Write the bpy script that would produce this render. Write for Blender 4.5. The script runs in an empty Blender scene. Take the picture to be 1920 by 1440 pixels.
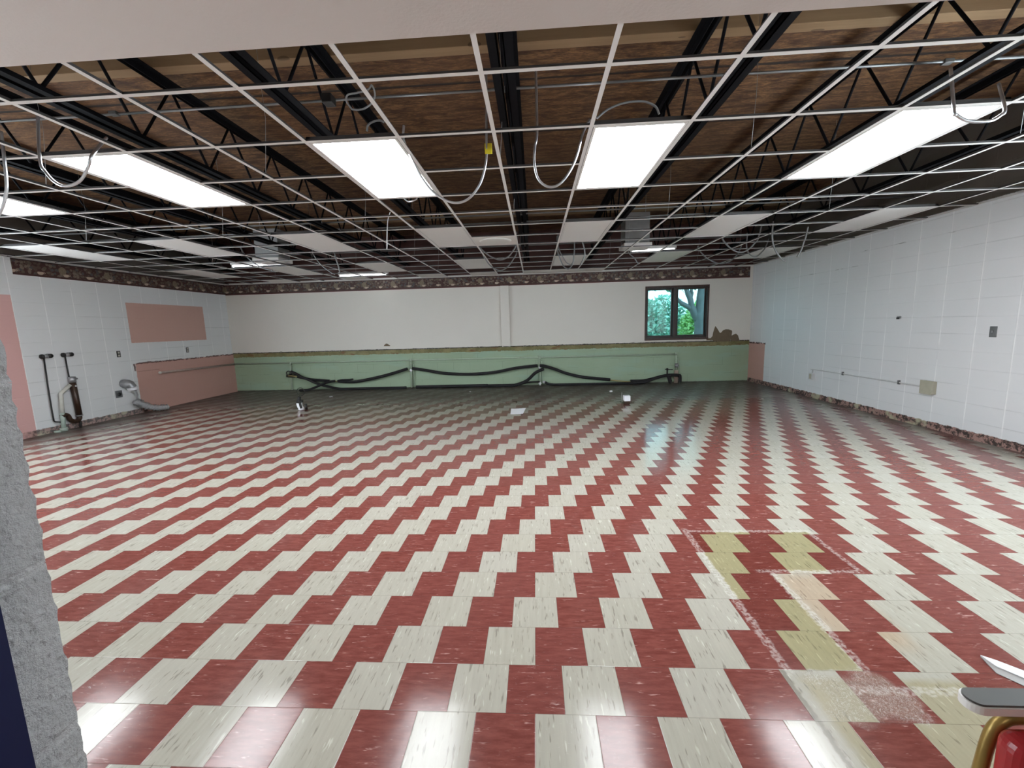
import bpy, bmesh, math, random
from mathutils import Vector, Matrix
random.seed(7)
C = bpy.context.scene.collection
sc = bpy.context.scene
PI = math.pi

# ------------------------------------------------------------------ measured layout (metres)
FPX = 774.03                                   # focal length in pixels of the 1920 px wide frame
YAW, PITCH, ROLL, EYE = 0.05823, -0.13998, 0.02906, 1.473
XL, XR, YB = -7.68, 5.07, 10.12                # left, right and back wall planes
YF = 0.20                                      # room side starts at the front wall
GX, GY, CELL, GZ = -0.2321, 2.1685, 0.6096, 2.683   # suspended grid
FX, FY, TILE = -0.028, 1.3894, 0.2286          # floor tiles
DECK = 3.68
def gx(i): return GX + i*CELL
def gy(j): return GY + j*CELL

cy, sy = math.cos(YAW), math.sin(YAW); cp, sp = math.cos(PITCH), math.sin(PITCH); cr, sr = math.cos(ROLL), math.sin(ROLL)
RM = Matrix(((cy,-sy,0),(sy,cy,0),(0,0,1))) @ Matrix(((1,0,0),(0,cp,-sp),(0,sp,cp))) @ Matrix(((cr,0,sr),(0,1,0),(-sr,0,cr)))
def ray(u, v): return RM @ Vector(((u-960)/FPX, 1, -(v-720)/FPX))
def atY(u, v, Y): d = ray(u, v); return Vector((0,0,EYE)) + d*(Y/d.y)
def atX(u, v, X): d = ray(u, v); return Vector((0,0,EYE)) + d*(X/d.x)
def atZ(u, v, Z): d = ray(u, v); return Vector((0,0,EYE)) + d*((Z-EYE)/d.z)

# ------------------------------------------------------------------ node expressions
class E:
    nt = None
    def __init__(s, sock): s.s = sock
    @staticmethod
    def m(op, *a, clamp=False):
        n = E.nt.nodes.new('ShaderNodeMath'); n.operation = op; n.use_clamp = clamp
        for i, x in enumerate(a):
            if isinstance(x, E): E.nt.links.new(x.s, n.inputs[i])
            else: n.inputs[i].default_value = float(x)
        return E(n.outputs[0])
    def __add__(s, o): return E.m('ADD', s, o)
    __radd__ = __add__
    def __sub__(s, o): return E.m('SUBTRACT', s, o)
    def __rsub__(s, o): return E.m('SUBTRACT', o, s)
    def __mul__(s, o): return E.m('MULTIPLY', s, o)
    __rmul__ = __mul__
    def __truediv__(s, o): return E.m('DIVIDE', s, o)
    def floor(s): return E.m('FLOOR', s)
    def fract(s): return E.m('FRACT', s)
    def abs(s): return E.m('ABSOLUTE', s)
    def gt(s, o): return E.m('GREATER_THAN', s, o)
    def lt(s, o): return E.m('LESS_THAN', s, o)
    def max(s, o): return E.m('MAXIMUM', s, o)
    def min(s, o): return E.m('MINIMUM', s, o)
    def clamp(s): return E.m('ADD', s, 0, clamp=True)
    def step(s, a, b):                                   # smooth 0..1 between a and b
        n = E.nt.nodes.new('ShaderNodeMapRange'); n.interpolation_type = 'SMOOTHSTEP'
        E.nt.links.new(s.s, n.inputs[0]); n.inputs[1].default_value = a; n.inputs[2].default_value = b
        return E(n.outputs[0])
def between(x, a, b, f=0.004): return x.step(a-f, a+f) * (1 - x.step(b-f, b+f))
def coords():
    n = E.nt.nodes.new('ShaderNodeTexCoord'); s = E.nt.nodes.new('ShaderNodeSeparateXYZ')
    E.nt.links.new(n.outputs['Object'], s.inputs[0])
    return E(s.outputs[0]), E(s.outputs[1]), E(s.outputs[2])
def vec(x, y, z=0):
    n = E.nt.nodes.new('ShaderNodeCombineXYZ')
    for i, a in enumerate((x, y, z)):
        if isinstance(a, E): E.nt.links.new(a.s, n.inputs[i])
        else: n.inputs[i].default_value = a
    return n.outputs[0]
def noise(v, scale=1, detail=2, rough=.5, dist=0):
    n = E.nt.nodes.new('ShaderNodeTexNoise'); n.inputs['Scale'].default_value = scale
    n.inputs['Detail'].default_value = detail; n.inputs['Roughness'].default_value = rough; n.inputs['Distortion'].default_value = dist
    E.nt.links.new(v, n.inputs['Vector']); return E(n.outputs[0])
def white(v):
    n = E.nt.nodes.new('ShaderNodeTexWhiteNoise'); n.noise_dimensions = '3D'; E.nt.links.new(v, n.inputs['Vector']); return E(n.outputs['Value'])
def voro(v, scale, feature='F1'):
    n = E.nt.nodes.new('ShaderNodeTexVoronoi'); n.feature = feature; n.inputs['Scale'].default_value = scale
    E.nt.links.new(v, n.inputs['Vector']); return n
def mixc(f, a, b, blend='MIX'):
    n = E.nt.nodes.new('ShaderNodeMix'); n.data_type = 'RGBA'; n.blend_type = blend
    if isinstance(f, E): E.nt.links.new(f.s, n.inputs[0])
    else: n.inputs[0].default_value = f
    for k, c in ((6, a), (7, b)):
        if isinstance(c, tuple): n.inputs[k].default_value = (*c, 1)
        else: E.nt.links.new(c, n.inputs[k])
    return n.outputs[2]
def newmat(name):
    m = bpy.data.materials.new(name); m.use_nodes = True; E.nt = m.node_tree
    return m, m.node_tree.nodes['Principled BSDF']
def setin(b, key, v):
    if isinstance(v, E): E.nt.links.new(v.s, b.inputs[key])
    elif isinstance(v, bpy.types.NodeSocket): E.nt.links.new(v, b.inputs[key])
    elif isinstance(v, tuple): b.inputs[key].default_value = (*v, 1)
    else: b.inputs[key].default_value = v
def bump(b, h, strength=.3, dist=.01):
    n = E.nt.nodes.new('ShaderNodeBump'); n.inputs['Strength'].default_value = strength; n.inputs['Distance'].default_value = dist
    E.nt.links.new(h.s, n.inputs['Height']); E.nt.links.new(n.outputs[0], b.inputs['Normal'])
def plain(name, col, rough=.5, metal=0, var=.12, scale=18, spec=None):
    m, b = newmat(name); x, y, z = coords()
    n = noise(vec(x, y, z), scale, 3)
    d = tuple(c*(1-var) for c in col); l = tuple(min(1, c*(1+var)) for c in col)
    setin(b, 'Base Color', mixc(n, d, l)); setin(b, 'Roughness', rough); setin(b, 'Metallic', metal)
    if spec is not None: setin(b, 'Specular IOR Level', spec)
    return m
def emit(name, col, s):
    m = bpy.data.materials.new(name); m.use_nodes = True; nt = m.node_tree; nt.nodes.clear(); E.nt = nt
    e = nt.nodes.new('ShaderNodeEmission'); e.inputs[0].default_value = (*col, 1); e.inputs[1].default_value = s
    o = nt.nodes.new('ShaderNodeOutputMaterial'); nt.links.new(e.outputs[0], o.inputs[0]); return m

# ------------------------------------------------------------------ mesh builder
class MB:
    def __init__(s): s.v, s.f, s.sm, s.mi, s.cur = [], [], [], [], 0
    def add(s, vs, fs, smooth=False):
        o = len(s.v); s.v += [tuple(v) for v in vs]
        for f in fs: s.f.append(tuple(i+o for i in f)); s.sm.append(smooth); s.mi.append(s.cur)
        return s
    def box(s, x0, x1, y0, y1, z0, z1):
        return s.add([(x0,y0,z0),(x1,y0,z0),(x1,y1,z0),(x0,y1,z0),(x0,y0,z1),(x1,y0,z1),(x1,y1,z1),(x0,y1,z1)],
                     [(3,2,1,0),(4,5,6,7),(0,1,5,4),(1,2,6,5),(2,3,7,6),(3,0,4,7)])
    def bbox(s, x0, x1, y0, y1, z0, z1, r=.006, seg=2):           # bevelled box
        bm = bmesh.new(); bmesh.ops.create_cube(bm, size=1)
        for v in bm.verts: v.co = Vector(((x0+x1)/2+v.co.x*(x1-x0), (y0+y1)/2+v.co.y*(y1-y0), (z0+z1)/2+v.co.z*(z1-z0)))
        bmesh.ops.bevel(bm, geom=bm.edges[:], offset=r, segments=seg, affect='EDGES', profile=.5)
        bm.verts.index_update(); s.add([v.co for v in bm.verts], [[v.index for v in f.verts] for f in bm.faces]); bm.free(); return s
    def tube(s, pts, r, n=8, caps=True):
        pts = [Vector(p) for p in pts]; rs = r if isinstance(r, (list, tuple)) else [r]*len(pts)
        up = Vector((.123,.217,.9)).normalized(); rings = []; fs = []; vs = []
        prev = None
        for i, p in enumerate(pts):
            t = (pts[min(i+1, len(pts)-1)] - pts[max(i-1, 0)]).normalized()
            if prev is None: a = t.cross(up); a = a if a.length > .05 else t.cross(Vector((1,0,0)))
            else: a = prev - t*prev.dot(t)
            a.normalize(); prev = a; b = t.cross(a)
            vs += [p + a*(rs[i]*math.cos(2*PI*k/n)) + b*(rs[i]*math.sin(2*PI*k/n)) for k in range(n)]
        for i in range(len(pts)-1):
            for k in range(n): fs.append((i*n+k, i*n+(k+1)%n, (i+1)*n+(k+1)%n, (i+1)*n+k))
        if caps: fs.append(tuple(range(n-1,-1,-1))); fs.append(tuple((len(pts)-1)*n+k for k in range(n)))
        return s.add(vs, fs, True)
    def cyl(s, a, b, r, n=16, r2=None): return s.tube([a, b], [r, r if r2 is None else r2], n)
    def prism(s, pts, z0, z1):                                    # outline in x,y extruded in z
        n = len(pts); vs = [(x,y,z0) for x,y in pts] + [(x,y,z1) for x,y in pts]
        return s.add(vs, [tuple(range(n-1,-1,-1)), tuple(range(n,2*n))] + [(i,(i+1)%n,n+(i+1)%n,n+i) for i in range(n)])
    def torus(s, c, R, r, axis='y', n=24, m=6):
        pts = []
        for k in range(n+1):
            a = 2*PI*k/n; ca, sa = R*math.cos(a), R*math.sin(a)
            pts.append(Vector(c) + (Vector((ca,0,sa)) if axis=='y' else Vector((0,ca,sa)) if axis=='x' else Vector((ca,sa,0))))
        return s.tube(pts, r, m, False)
    def sphere(s, c, r, sx=1, sy_=1, sz=1, n=16, m=10):
        vs = [(c[0]+r*sx*math.sin(PI*j/m)*math.cos(2*PI*i/n), c[1]+r*sy_*math.sin(PI*j/m)*math.sin(2*PI*i/n), c[2]+r*sz*math.cos(PI*j/m)) for j in range(m+1) for i in range(n)]
        return s.add(vs, [(j*n+i, (j+1)*n+i, (j+1)*n+(i+1)%n, j*n+(i+1)%n) for j in range(m) for i in range(n)], True)
    def build(s, name, mat, parent=None, kind=None, mat2=None):
        me = bpy.data.meshes.new(name); me.from_pydata(s.v, [], s.f); me.update()
        me.polygons.foreach_set('use_smooth', s.sm); me.polygons.foreach_set('material_index', s.mi)
        bm = bmesh.new(); bm.from_mesh(me); bmesh.ops.remove_doubles(bm, verts=bm.verts, dist=1e-6); bmesh.ops.recalc_face_normals(bm, faces=bm.faces); bm.to_mesh(me); bm.free()
        me.materials.append(mat)
        if mat2: me.materials.append(mat2)
        o = bpy.data.objects.new(name, me); C.objects.link(o)
        if parent is not None:
            o.parent = parent; o.matrix_parent_inverse = Matrix.Translation(-parent.location)
        if kind: o['kind'] = kind
        return o
def spline(pts, k=8):
    pts = [Vector(p) for p in pts]; P = [pts[0]*2-pts[1]] + pts + [pts[-1]*2-pts[-2]]; out = []
    for i in range(1, len(P)-2):
        a, b, c, d = P[i-1:i+3]
        for j in range(k):
            t = j/k; out.append(.5*((2*b) + (c-a)*t + (2*a-5*b+4*c-d)*t*t + (3*b-a-3*c+d)*t**3))
    return out + [pts[-1]]
def tag(o, label, cat, group=None, kind=None):
    o['label'] = label; o['category'] = cat
    if group: o['group'] = group
    if kind: o['kind'] = kind
    return o
def thing(name, loc, label, cat, group=None):
    o = bpy.data.objects.new(name, None); o.empty_display_size = .05; o.location = loc; C.objects.link(o)
    return tag(o, label, cat, group)
def struct(mb, name, mat, parent=None): return mb.build(name, mat, parent, 'structure' if parent is None else None)

# ------------------------------------------------------------------ materials
def mat_floor():
    m, b = newmat('vinyl_tile_floor'); x, y, z = coords(); V = vec(x, y, z)
    r = ((y - FY)/TILE).floor() + 1
    cx = (x - FX)/TILE - r*.5
    ci = cx.floor(); fx = cx.fract(); fy = ((y - FY)/TILE).fract()
    red = ((ci*.5).fract()).gt(.25)
    tid = white(vec(ci, r, 0))
    ox = tid*37.0
    # cream: flecks run away from the door; red: flecks run across
    vc = vec(x*1.0 + ox, y*.13, 0)
    nd = noise(vc, 78, 2, .6); nl = noise(vec(x + ox + 9.0, y*.14, 3), 66, 2, .6)
    patch = noise(vec(x + ox, y, 1), 14, 1)
    dark = nd.step(.575, .66) * patch.step(.36, .60)
    light = nl.step(.61, .69) * patch.step(.66, .36)
    streak = noise(vec(x + ox, y*.08, 7), 60, 3)
    cream = mixc(streak, (.295,.277,.228), (.41,.385,.325))
    cream = mixc(tid*.35, cream, (.39,.37,.33))
    cream = mixc(dark*.8, cream, (.19,.17,.145)); cream = mixc(light*.6, cream, (.58,.56,.50))
    nr = noise(vec(x*.15, y + ox, 5), 72, 3, .65); nr2 = noise(vec(x*.22 + ox, y, 8), 48, 4, .65).step(.3, .7)
    rfl = nr.step(.60, .70) * noise(vec(x, y + ox, 2), 12, 1).step(.40, .6)
    rd = mixc(nr2, (.132,.034,.027), (.198,.060,.048)); rd = mixc(tid*.3, rd, (.172,.056,.050)); rd = mixc(rfl*.65, rd, (.56,.36,.33))
    col = mixc(red, cream, rd)
    # seams
    ex = fx.min(1 - fx); ey = fy.min(1 - fy); seam = 1 - (ex.min(ey)*TILE).step(.0004, .0022)
    col = mixc(seam*.35, col, (.06,.045,.04))
    # waxed film wear and scuffs
    scuff = noise(vec(x*.6 + y*.25, y*1.6, 0), 42, 4, .7, 1.2).step(.60, .74) * noise(V, 1.1, 2).step(.42, .62)
    col = mixc(scuff*.22, col, (.72,.66,.64))
    # yellowed footprint of a removed counter (an L) with its pale outline
    w = (noise(V, 26, 3) - .5)*.035
    xs, ys = x + w, y + w
    arm = between(xs, 1.05, 1.86, .008) * between(ys, 2.33, 2.79, .008)
    leg = between(xs, 1.05, 1.345, .008) * between(ys, 1.62, 2.40, .008)
    stain = arm.max(leg)
    old = mixc(red, (.74,.70,.45), (.78,.66,.62))
    col = mixc(stain*.95, col, old, 'MULTIPLY')
    peach = between(xs, 1.36, 1.68, .06) * between(ys, 1.75, 2.30, .08)
    col = mixc(peach*(1 - red)*.8, col, (1.0,.80,.66), 'MULTIPLY')
    dull = between(xs, 1.06, 2.3, .03) * (1 - ys.step(1.55, 1.60))
    col = mixc(dull*.9, col, mixc(red, (.84,.79,.62), (.92,.92,.90)), 'MULTIPLY')
    def line(p, a, b_, q, c0, c1): return between(p, a, b_, .006) * between(q, c0, c1, .02)
    wn = noise(V, 60, 3).step(.34, .62)
    white_l = line(xs, 1.015, 1.055, ys, 1.60, 2.84).max(line(ys, 2.79, 2.82, xs, 1.03, 1.88)).max(line(xs, 1.845, 1.875, ys, 2.33, 2.80))
    white_l = white_l.max(line(ys, 2.315, 2.345, xs, 1.28, 1.87)).max(line(xs, 1.335, 1.375, ys, 1.61, 2.34)).max(line(ys, 1.505, 1.545, xs, 1.22, 1.76))
    col = mixc(white_l*wn*.34, col, (.66,.62,.58))
    dk = line(xs, 1.0, 1.022, ys, 1.15, 1.62)
    col = mixc(dk*.6, col, (.13,.11,.09))
    blis = between(x + (noise(V, 9, 2) - .5)*.18, 1.09, 1.42, .03) * between(y + (noise(V, 8, 2) - .5)*.16, 1.40, 1.60, .03)
    worm = noise(vec(x, y*.7, 0), 62, 2, .5, 2.0)
    wv = (worm - .5).abs().step(.05, .0)
    col = mixc(blis*.38, col, mixc(wv, (.25,.215,.16), (.66,.62,.55)))
    # grime left under old equipment: along the back, the left and the right wall
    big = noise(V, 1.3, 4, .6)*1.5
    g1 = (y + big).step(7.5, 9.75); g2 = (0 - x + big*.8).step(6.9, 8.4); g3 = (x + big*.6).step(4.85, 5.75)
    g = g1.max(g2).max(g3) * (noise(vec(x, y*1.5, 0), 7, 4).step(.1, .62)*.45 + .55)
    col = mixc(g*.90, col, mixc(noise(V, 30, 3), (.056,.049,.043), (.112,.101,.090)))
    setin(b, 'Base Color', col)
    rough = noise(V, 5, 3)*.07 + .105 + g*.30 + scuff*.15 + stain*.08 + blis*.12
    setin(b, 'Roughness', rough.clamp()); setin(b, 'Specular IOR Level', .25)
    h = noise(V, 1.7, 2)*2.0 + noise(V, 7, 2)*.35 + noise(V, 30, 3)*.06 + blis*wv*.5 - seam*.15
    bump(b, h, .22, .006)
    return m

def block_wall(name, base, horiz, vert_joint, marks, hamt=.42):
    """painted stack-bond block: horiz = coordinate along the wall"""
    m, b = newmat(name); x, y, z = coords(); V = vec(x, y, z); a = y if horiz == 'y' else x
    u = ((a - vert_joint)/.4105); vj = 1 - ((u - (u + .5).floor()).abs()*.4105).step(.003, .010)
    w = ((z - .008)/.2032); hj = 1 - ((w - (w + .5).floor()).abs()*.2032).step(.002, .007)
    n1 = noise(V, 90, 3); n2 = noise(V, 1.2, 3); hv = noise(vec(x*.4, y*.4, z*6.0), 3, 3)
    col = mixc(n2, tuple(c*.93 for c in base), base)
    col = mixc(hj*hv.step(.44, .64)*hamt, col, tuple(c*.42 for c in base))
    col = mixc(vj*noise(V, 2.6, 2).step(.28, .5)*.9, col, (.90,.90,.90))
    if marks: col = marks(col, x, y, z, V)
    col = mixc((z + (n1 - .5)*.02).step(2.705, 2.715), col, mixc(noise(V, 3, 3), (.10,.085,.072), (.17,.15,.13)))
    setin(b, 'Base Color', col); setin(b, 'Roughness', .62)
    bump(b, n1*.25 + vj*.5 - hj*.5, .4, .006)
    return m
PINK = (.56,.325,.275)
def base_strip(col, a, z, V, amount=1.0):
    """ragged mastic where a cove base was pulled off"""
    n = noise(V, 14, 4, .65); n2 = noise(V, 5, 3); top = z + (n - .5)*.05
    band = 1 - top.step(.088, .100)
    s = mixc(noise(V, 22, 4, .7).step(.44, .56), (.36,.215,.185), (.040,.026,.022))
    s = mixc(n2.step(.55, .66), s, (.43,.39,.27))
    return mixc(band*amount, col, s)
def marks_left(col, x, y, z, V):
    w = (noise(V, 40, 3) - .5)*.012
    col = mixc(between(y + w, 7.50, 9.325, .003)*between(z + w, 1.358, 2.115, .003), col, (.62,.385,.325))      # pale rose rectangle
    wl = (noise(V, 12, 3) - .5)*.045
    low = (y + wl*.5).step(7.50, 7.52)*(1 - (z + wl*.3).step(.955, .965))
    col = mixc(low, col, PINK)
    edge = between(z + wl, .945, .975, .008)*(y.step(7.49, 7.53))*noise(V, 9, 3).step(.34, .5)
    curl = between(y + wl, 7.475, 7.505, .006)*between(z, .82, .96, .01)
    col = mixc(edge.max(curl)*.9, col, (.085,.025,.020))
    ln = between(z + wl*.4, .80, .808, .004)*between(y, 7.53, 8.0, .02)*.6
    col = mixc(ln, col, (.12,.05,.04))
    strip = (1 - (y + w).step(5.775, 5.785))*(1 - (z + w).step(2.13, 2.14))
    col = mixc(strip, col, (.68,.40,.375))
    col = mixc((1 - y.step(7.60, 7.66))*y.step(5.5, 5.8), col, base_strip(col, y, z, V, .9))
    gl = (y).step(5.8, 6.9)*(1 - y.step(7.0, 8.2))*(1 - z.step(.05, .8))*.05
    return mixc(gl, col, (.5,.48,.42))
def marks_right(col, x, y, z, V):
    w = (noise(V, 30, 3) - .5)*.03
    pk = (y + w*.3).step(9.43, 9.45)*(1 - (z + w).step(.925, .935))
    col = mixc(pk, col, PINK)
    col = mixc(between(z + w*1.4, .905, .94, .008)*(y.step(9.4, 9.44))*noise(V, 16, 3).step(.4, .5), col, (.06,.025,.02))
    sc1 = between(z + (noise(vec(x, y, z), 2, 2) - .5)*.06, 2.44, 2.452, .004)*between(y, 5.4, 6.9, .2)*noise(vec(x, y, z*3), 7, 3).step(.5, .62)
    sc2 = between(z + (noise(vec(x, y, z), 2, 2) - .5)*.05, 2.235, 2.243, .003)*between(y, 6.9, 8.6, .2)*noise(vec(x, y, z*3), 6, 3).step(.5, .6)
    col = mixc(sc1.max(sc2)*.6, col, (.15,.14,.13))
    return base_strip(col, y, z, V)
def mat_back_low():
    m, b = newmat('green_painted_block'); x, y, z = coords(); V = vec(x, y, z)
    w = (z - .008)/.2032; row = w.floor(); hj = 1 - ((w - (w + .5).floor()).abs()*.2032).step(.002, .006)
    u = x/.4064 + row*.5; vj = (1 - ((u - (u + .5).floor()).abs()*.4064).step(.002, .006))
    n = noise(V, 1.6, 3); n2 = noise(V, 24, 4, .65)
    col = mixc(n, (.32,.41,.275), (.375,.485,.345)); col = mixc(noise(vec(x*.5, y, z*2), 2.3, 2).step(.52, .7)*.45, col, (.34,.50,.40))
    col = mixc(hj.max(vj)*noise(V, 3, 2).step(.48, .62)*.35, col, (.13,.18,.13))
    edge = z + (n2 - .5)*.055 + (noise(V, 5, 3) - .5)*.05
    glue = edge.step(.862, .872)
    g = mixc(noise(V, 5, 4, .6).step(.3, .7), (.155,.135,.045), (.275,.235,.105)); g = mixc(noise(vec(x, y, z*4), 4, 3).step(.56, .68), g, (.19,.095,.035))
    col = mixc(glue, col, g)
    col = mixc((z + (n2 - .5)*.05).step(.956, .972), col, mixc(noise(vec(x, y, z), 34, 3).step(.55,.64), (.03,.026,.022), (.36,.34,.31)))  # shadow under the panel edge painted in dark, flecked with pale chips
    col = mixc((1 - (z + (n2 - .5)*.02).step(.012, .03))*.8, col, (.05,.04,.035))
    col = mixc(z.step(2.6, 2.62), col, mixc(noise(vec(x*.5, y, z*3), 5, 3), (.050,.017,.013), (.095,.036,.028)))
    setin(b, 'Base Color', col); setin(b, 'Roughness', .55); bump(b, n2*.3 - hj.max(vj)*.4 + glue*.6, .4, .006)
    return m
def mat_drywall():
    m, b = newmat('white_painted_panel'); x, y, z = coords(); V = vec(x, y, z)
    n = noise(V, .9, 3); col = mixc(n, (.75,.705,.645), (.81,.77,.71))
    n2 = noise(V, 26, 4)
    e = 1 - (z + (n2 - .5)*.035).step(.986, .994)
    col = mixc(e*noise(V, 8, 3).step(.45, .56)*.9, col, (.07,.06,.05))
    spots = voro(vec(x, y, z), .9); sp = E(spots.outputs['Distance']).lt(.022)*z.gt(1.2)
    col = mixc(sp*.6, col, (.22,.20,.18))
    setin(b, 'Base Color', col); setin(b, 'Roughness', .6); bump(b, noise(V, 60, 3), .1, .003); return m
def mat_border(along):
    """burgundy wallpaper frieze crowded with cream crockery shapes"""
    m, b = newmat('crockery_frieze_paper'); x, y, z = coords(); a = x if along == 'x' else y
    P = vec(a, z, 0); z0 = 2.425; t = (z - z0)/.25
    v = voro(vec(a, z*1.15, 0), 21); cellc = E.nt.nodes.new('ShaderNodeSeparateXYZ'); E.nt.links.new(v.outputs['Color'], cellc.inputs[0])
    k = E(cellc.outputs[0]); k2 = E(cellc.outputs[1]); d = E(v.outputs['Distance'])
    item = mixc(k.step(.3, .55), (.105,.072,.050), (.235,.185,.140)); item = mixc(k.step(.72, .8), item, (.13,.105,.07)); item = mixc(k2.step(.80, .86), item, (.075,.085,.085))
    item = mixc(noise(P, 60, 2).step(.5, .62)*.5, item, (.10,.045,.035))
    body = d.lt(.60)*t.step(.14, .22)*(1 - t.step(.86, .98))*k2.gt(.14)
    col = mixc(noise(P, 20, 2), (.040,.014,.012), (.075,.024,.020))
    col = mixc(body*.85, col, item)
    u = ((a/.355).fract() - .5)*.355                                  # a pale cup every 36 cm
    r2 = u*u/(.042*.042) + (t - .30)*(t - .30)/(.115*.115)
    cup = r2.lt(1)*t.lt(.37); hx = u - .046; hr = hx*hx/(.02*.02) + (t - .31)*(t - .31)/(.055*.055); cup = cup.max(hr.lt(1)*hr.gt(.35))
    col = mixc(cup, col, (.50,.39,.30))
    u2 = ((a/.71 + .31).fract() - .5)*.71
    pot = (u2*u2/(.055*.055) + (t - .56)*(t - .56)/(.26*.26)).lt(1)
    col = mixc(pot*.8, col, mixc(noise(P, 45, 2), (.13,.09,.05), (.33,.26,.18)))
    col = mixc((1 - t.step(.05, .08)), col, (.11,.028,.022)); col = mixc(t.step(.93, .96), col, (.035,.018,.016))
    setin(b, 'Base Color', col); setin(b, 'Roughness', .55); return m
def mat_deck():
    m, b = newmat('brown_fibre_roof_deck'); x, y, z = coords(); V = vec(x, y, z)
    n = noise(vec(x*.45, y*1.7, z), 9, 5, .7, .6); n2 = noise(vec(x*.5, y*2, z), 46, 4, .7); n3 = noise(V, .8, 2)
    col = mixc(n.step(.36, .66), (.058,.021,.0065), (.235,.118,.046)); col = mixc(n2.step(.42, .62)*.6, col, (.040,.018,.009)); col = mixc(n3.step(.4, .7)*.35, col, (.12,.052,.022))
    u = (y - 4.09)/1.03; d = (u - (u + .5).floor()).abs()*1.03
    seam = 1 - (d + (noise(V, 3, 2) - .5)*.012).step(.010, .022)
    col = mixc(seam*.9, col, (.012,.008,.006))
    setin(b, 'Base Color', col); setin(b, 'Roughness', .9); bump(b, n2 - seam*2.0, .6, .008); return m
def mat_wood(name, a, b_):
    m, b = newmat(name); x, y, z = coords()
    n = noise(vec(x*.35, y*6, z*6), 5, 4, .6, .4); col = mixc(n, a, b_)
    kn = voro(vec(x*.9, y*3, z*2), 2.2); col = mixc(E(kn.outputs['Distance']).lt(.10)*.7, col, tuple(c*.45 for c in a))
    setin(b, 'Base Color', col); setin(b, 'Roughness', .75); return m
def mat_rough_block():
    m, b = newmat('grey_pitted_block'); x, y, z = coords(); V = vec(x, y, z)
    n = noise(V, 130, 5, .7); n2 = noise(V, 34, 4, .7)
    v = voro(V, 80); pit = 1 - E(v.outputs['Distance']).step(.12, .5)
    w = (z - 1.226)/.2032; jt = 1 - ((w - (w + .5).floor()).abs()*.2032).step(.003, .007)
    col = mixc(n2, (.30,.295,.29), (.44,.435,.43)); col = mixc(n.step(.56, .72)*.6, col, (.16,.155,.155)); col = mixc(jt*.7, col, (.46,.455,.45))
    setin(b, 'Base Color', col); setin(b, 'Roughness', .85); bump(b, n*1.0 + n2*.6 - pit*.35 - jt*.3, 1.0, .008); return m
def mat_soffit():
    m, b = newmat('painted_header'); x, y, z = coords(); V = vec(x, y, z)
    setin(b, 'Base Color', mixc(noise(V, 2, 3), (.74,.69,.66), (.80,.75,.72))); setin(b, 'Roughness', .6); bump(b, noise(V, 140, 3), .25, .003); return m
def mat_glass(name, tint):
    m = bpy.data.materials.new(name); m.use_nodes = True; nt = m.node_tree; nt.nodes.clear(); E.nt = nt
    t = nt.nodes.new('ShaderNodeBsdfTransparent'); t.inputs[0].default_value = (*tint, 1)
    g = nt.nodes.new('ShaderNodeBsdfGlossy'); g.inputs['Roughness'].default_value = .02
    mx = nt.nodes.new('ShaderNodeMixShader'); mx.inputs[0].default_value = .006
    o = nt.nodes.new('ShaderNodeOutputMaterial'); nt.links.new(t.outputs[0], mx.inputs[1]); nt.links.new(g.outputs[0], mx.inputs[2]); nt.links.new(mx.outputs[0], o.inputs[0]); return m
def mat_leaf(name, a, b_):
    m, b = newmat(name); x, y, z = coords(); w = noise(vec(x, y, z), 7, 2).step(.3, .7)
    setin(b, 'Base Color', mixc(w, a, b_)); setin(b, 'Roughness', .5)
    setin(b, 'Transmission Weight', 0.0); return m
def mat_panel():
    m, b = newmat('unlit_acrylic_panel'); x, y, z = coords()
    v = voro(vec(x, y, z), 60); n = noise(vec(x, y, z), 120, 2)
    setin(b, 'Base Color', mixc(n, (.72,.69,.66), (.82,.79,.76))); setin(b, 'Roughness', .42); bump(b, E(v.outputs['Distance']), .1, .002); return m
def mat_foil():
    m, b = newmat('crumpled_foil'); x, y, z = coords(); V = vec(x, y, z)
    setin(b, 'Base Color', mixc(noise(V, 40, 3), (.42,.42,.43), (.75,.75,.76))); setin(b, 'Metallic', .85); setin(b, 'Roughness', .28); bump(b, noise(V, 55, 4, .7), .9, .02); return m

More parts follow.
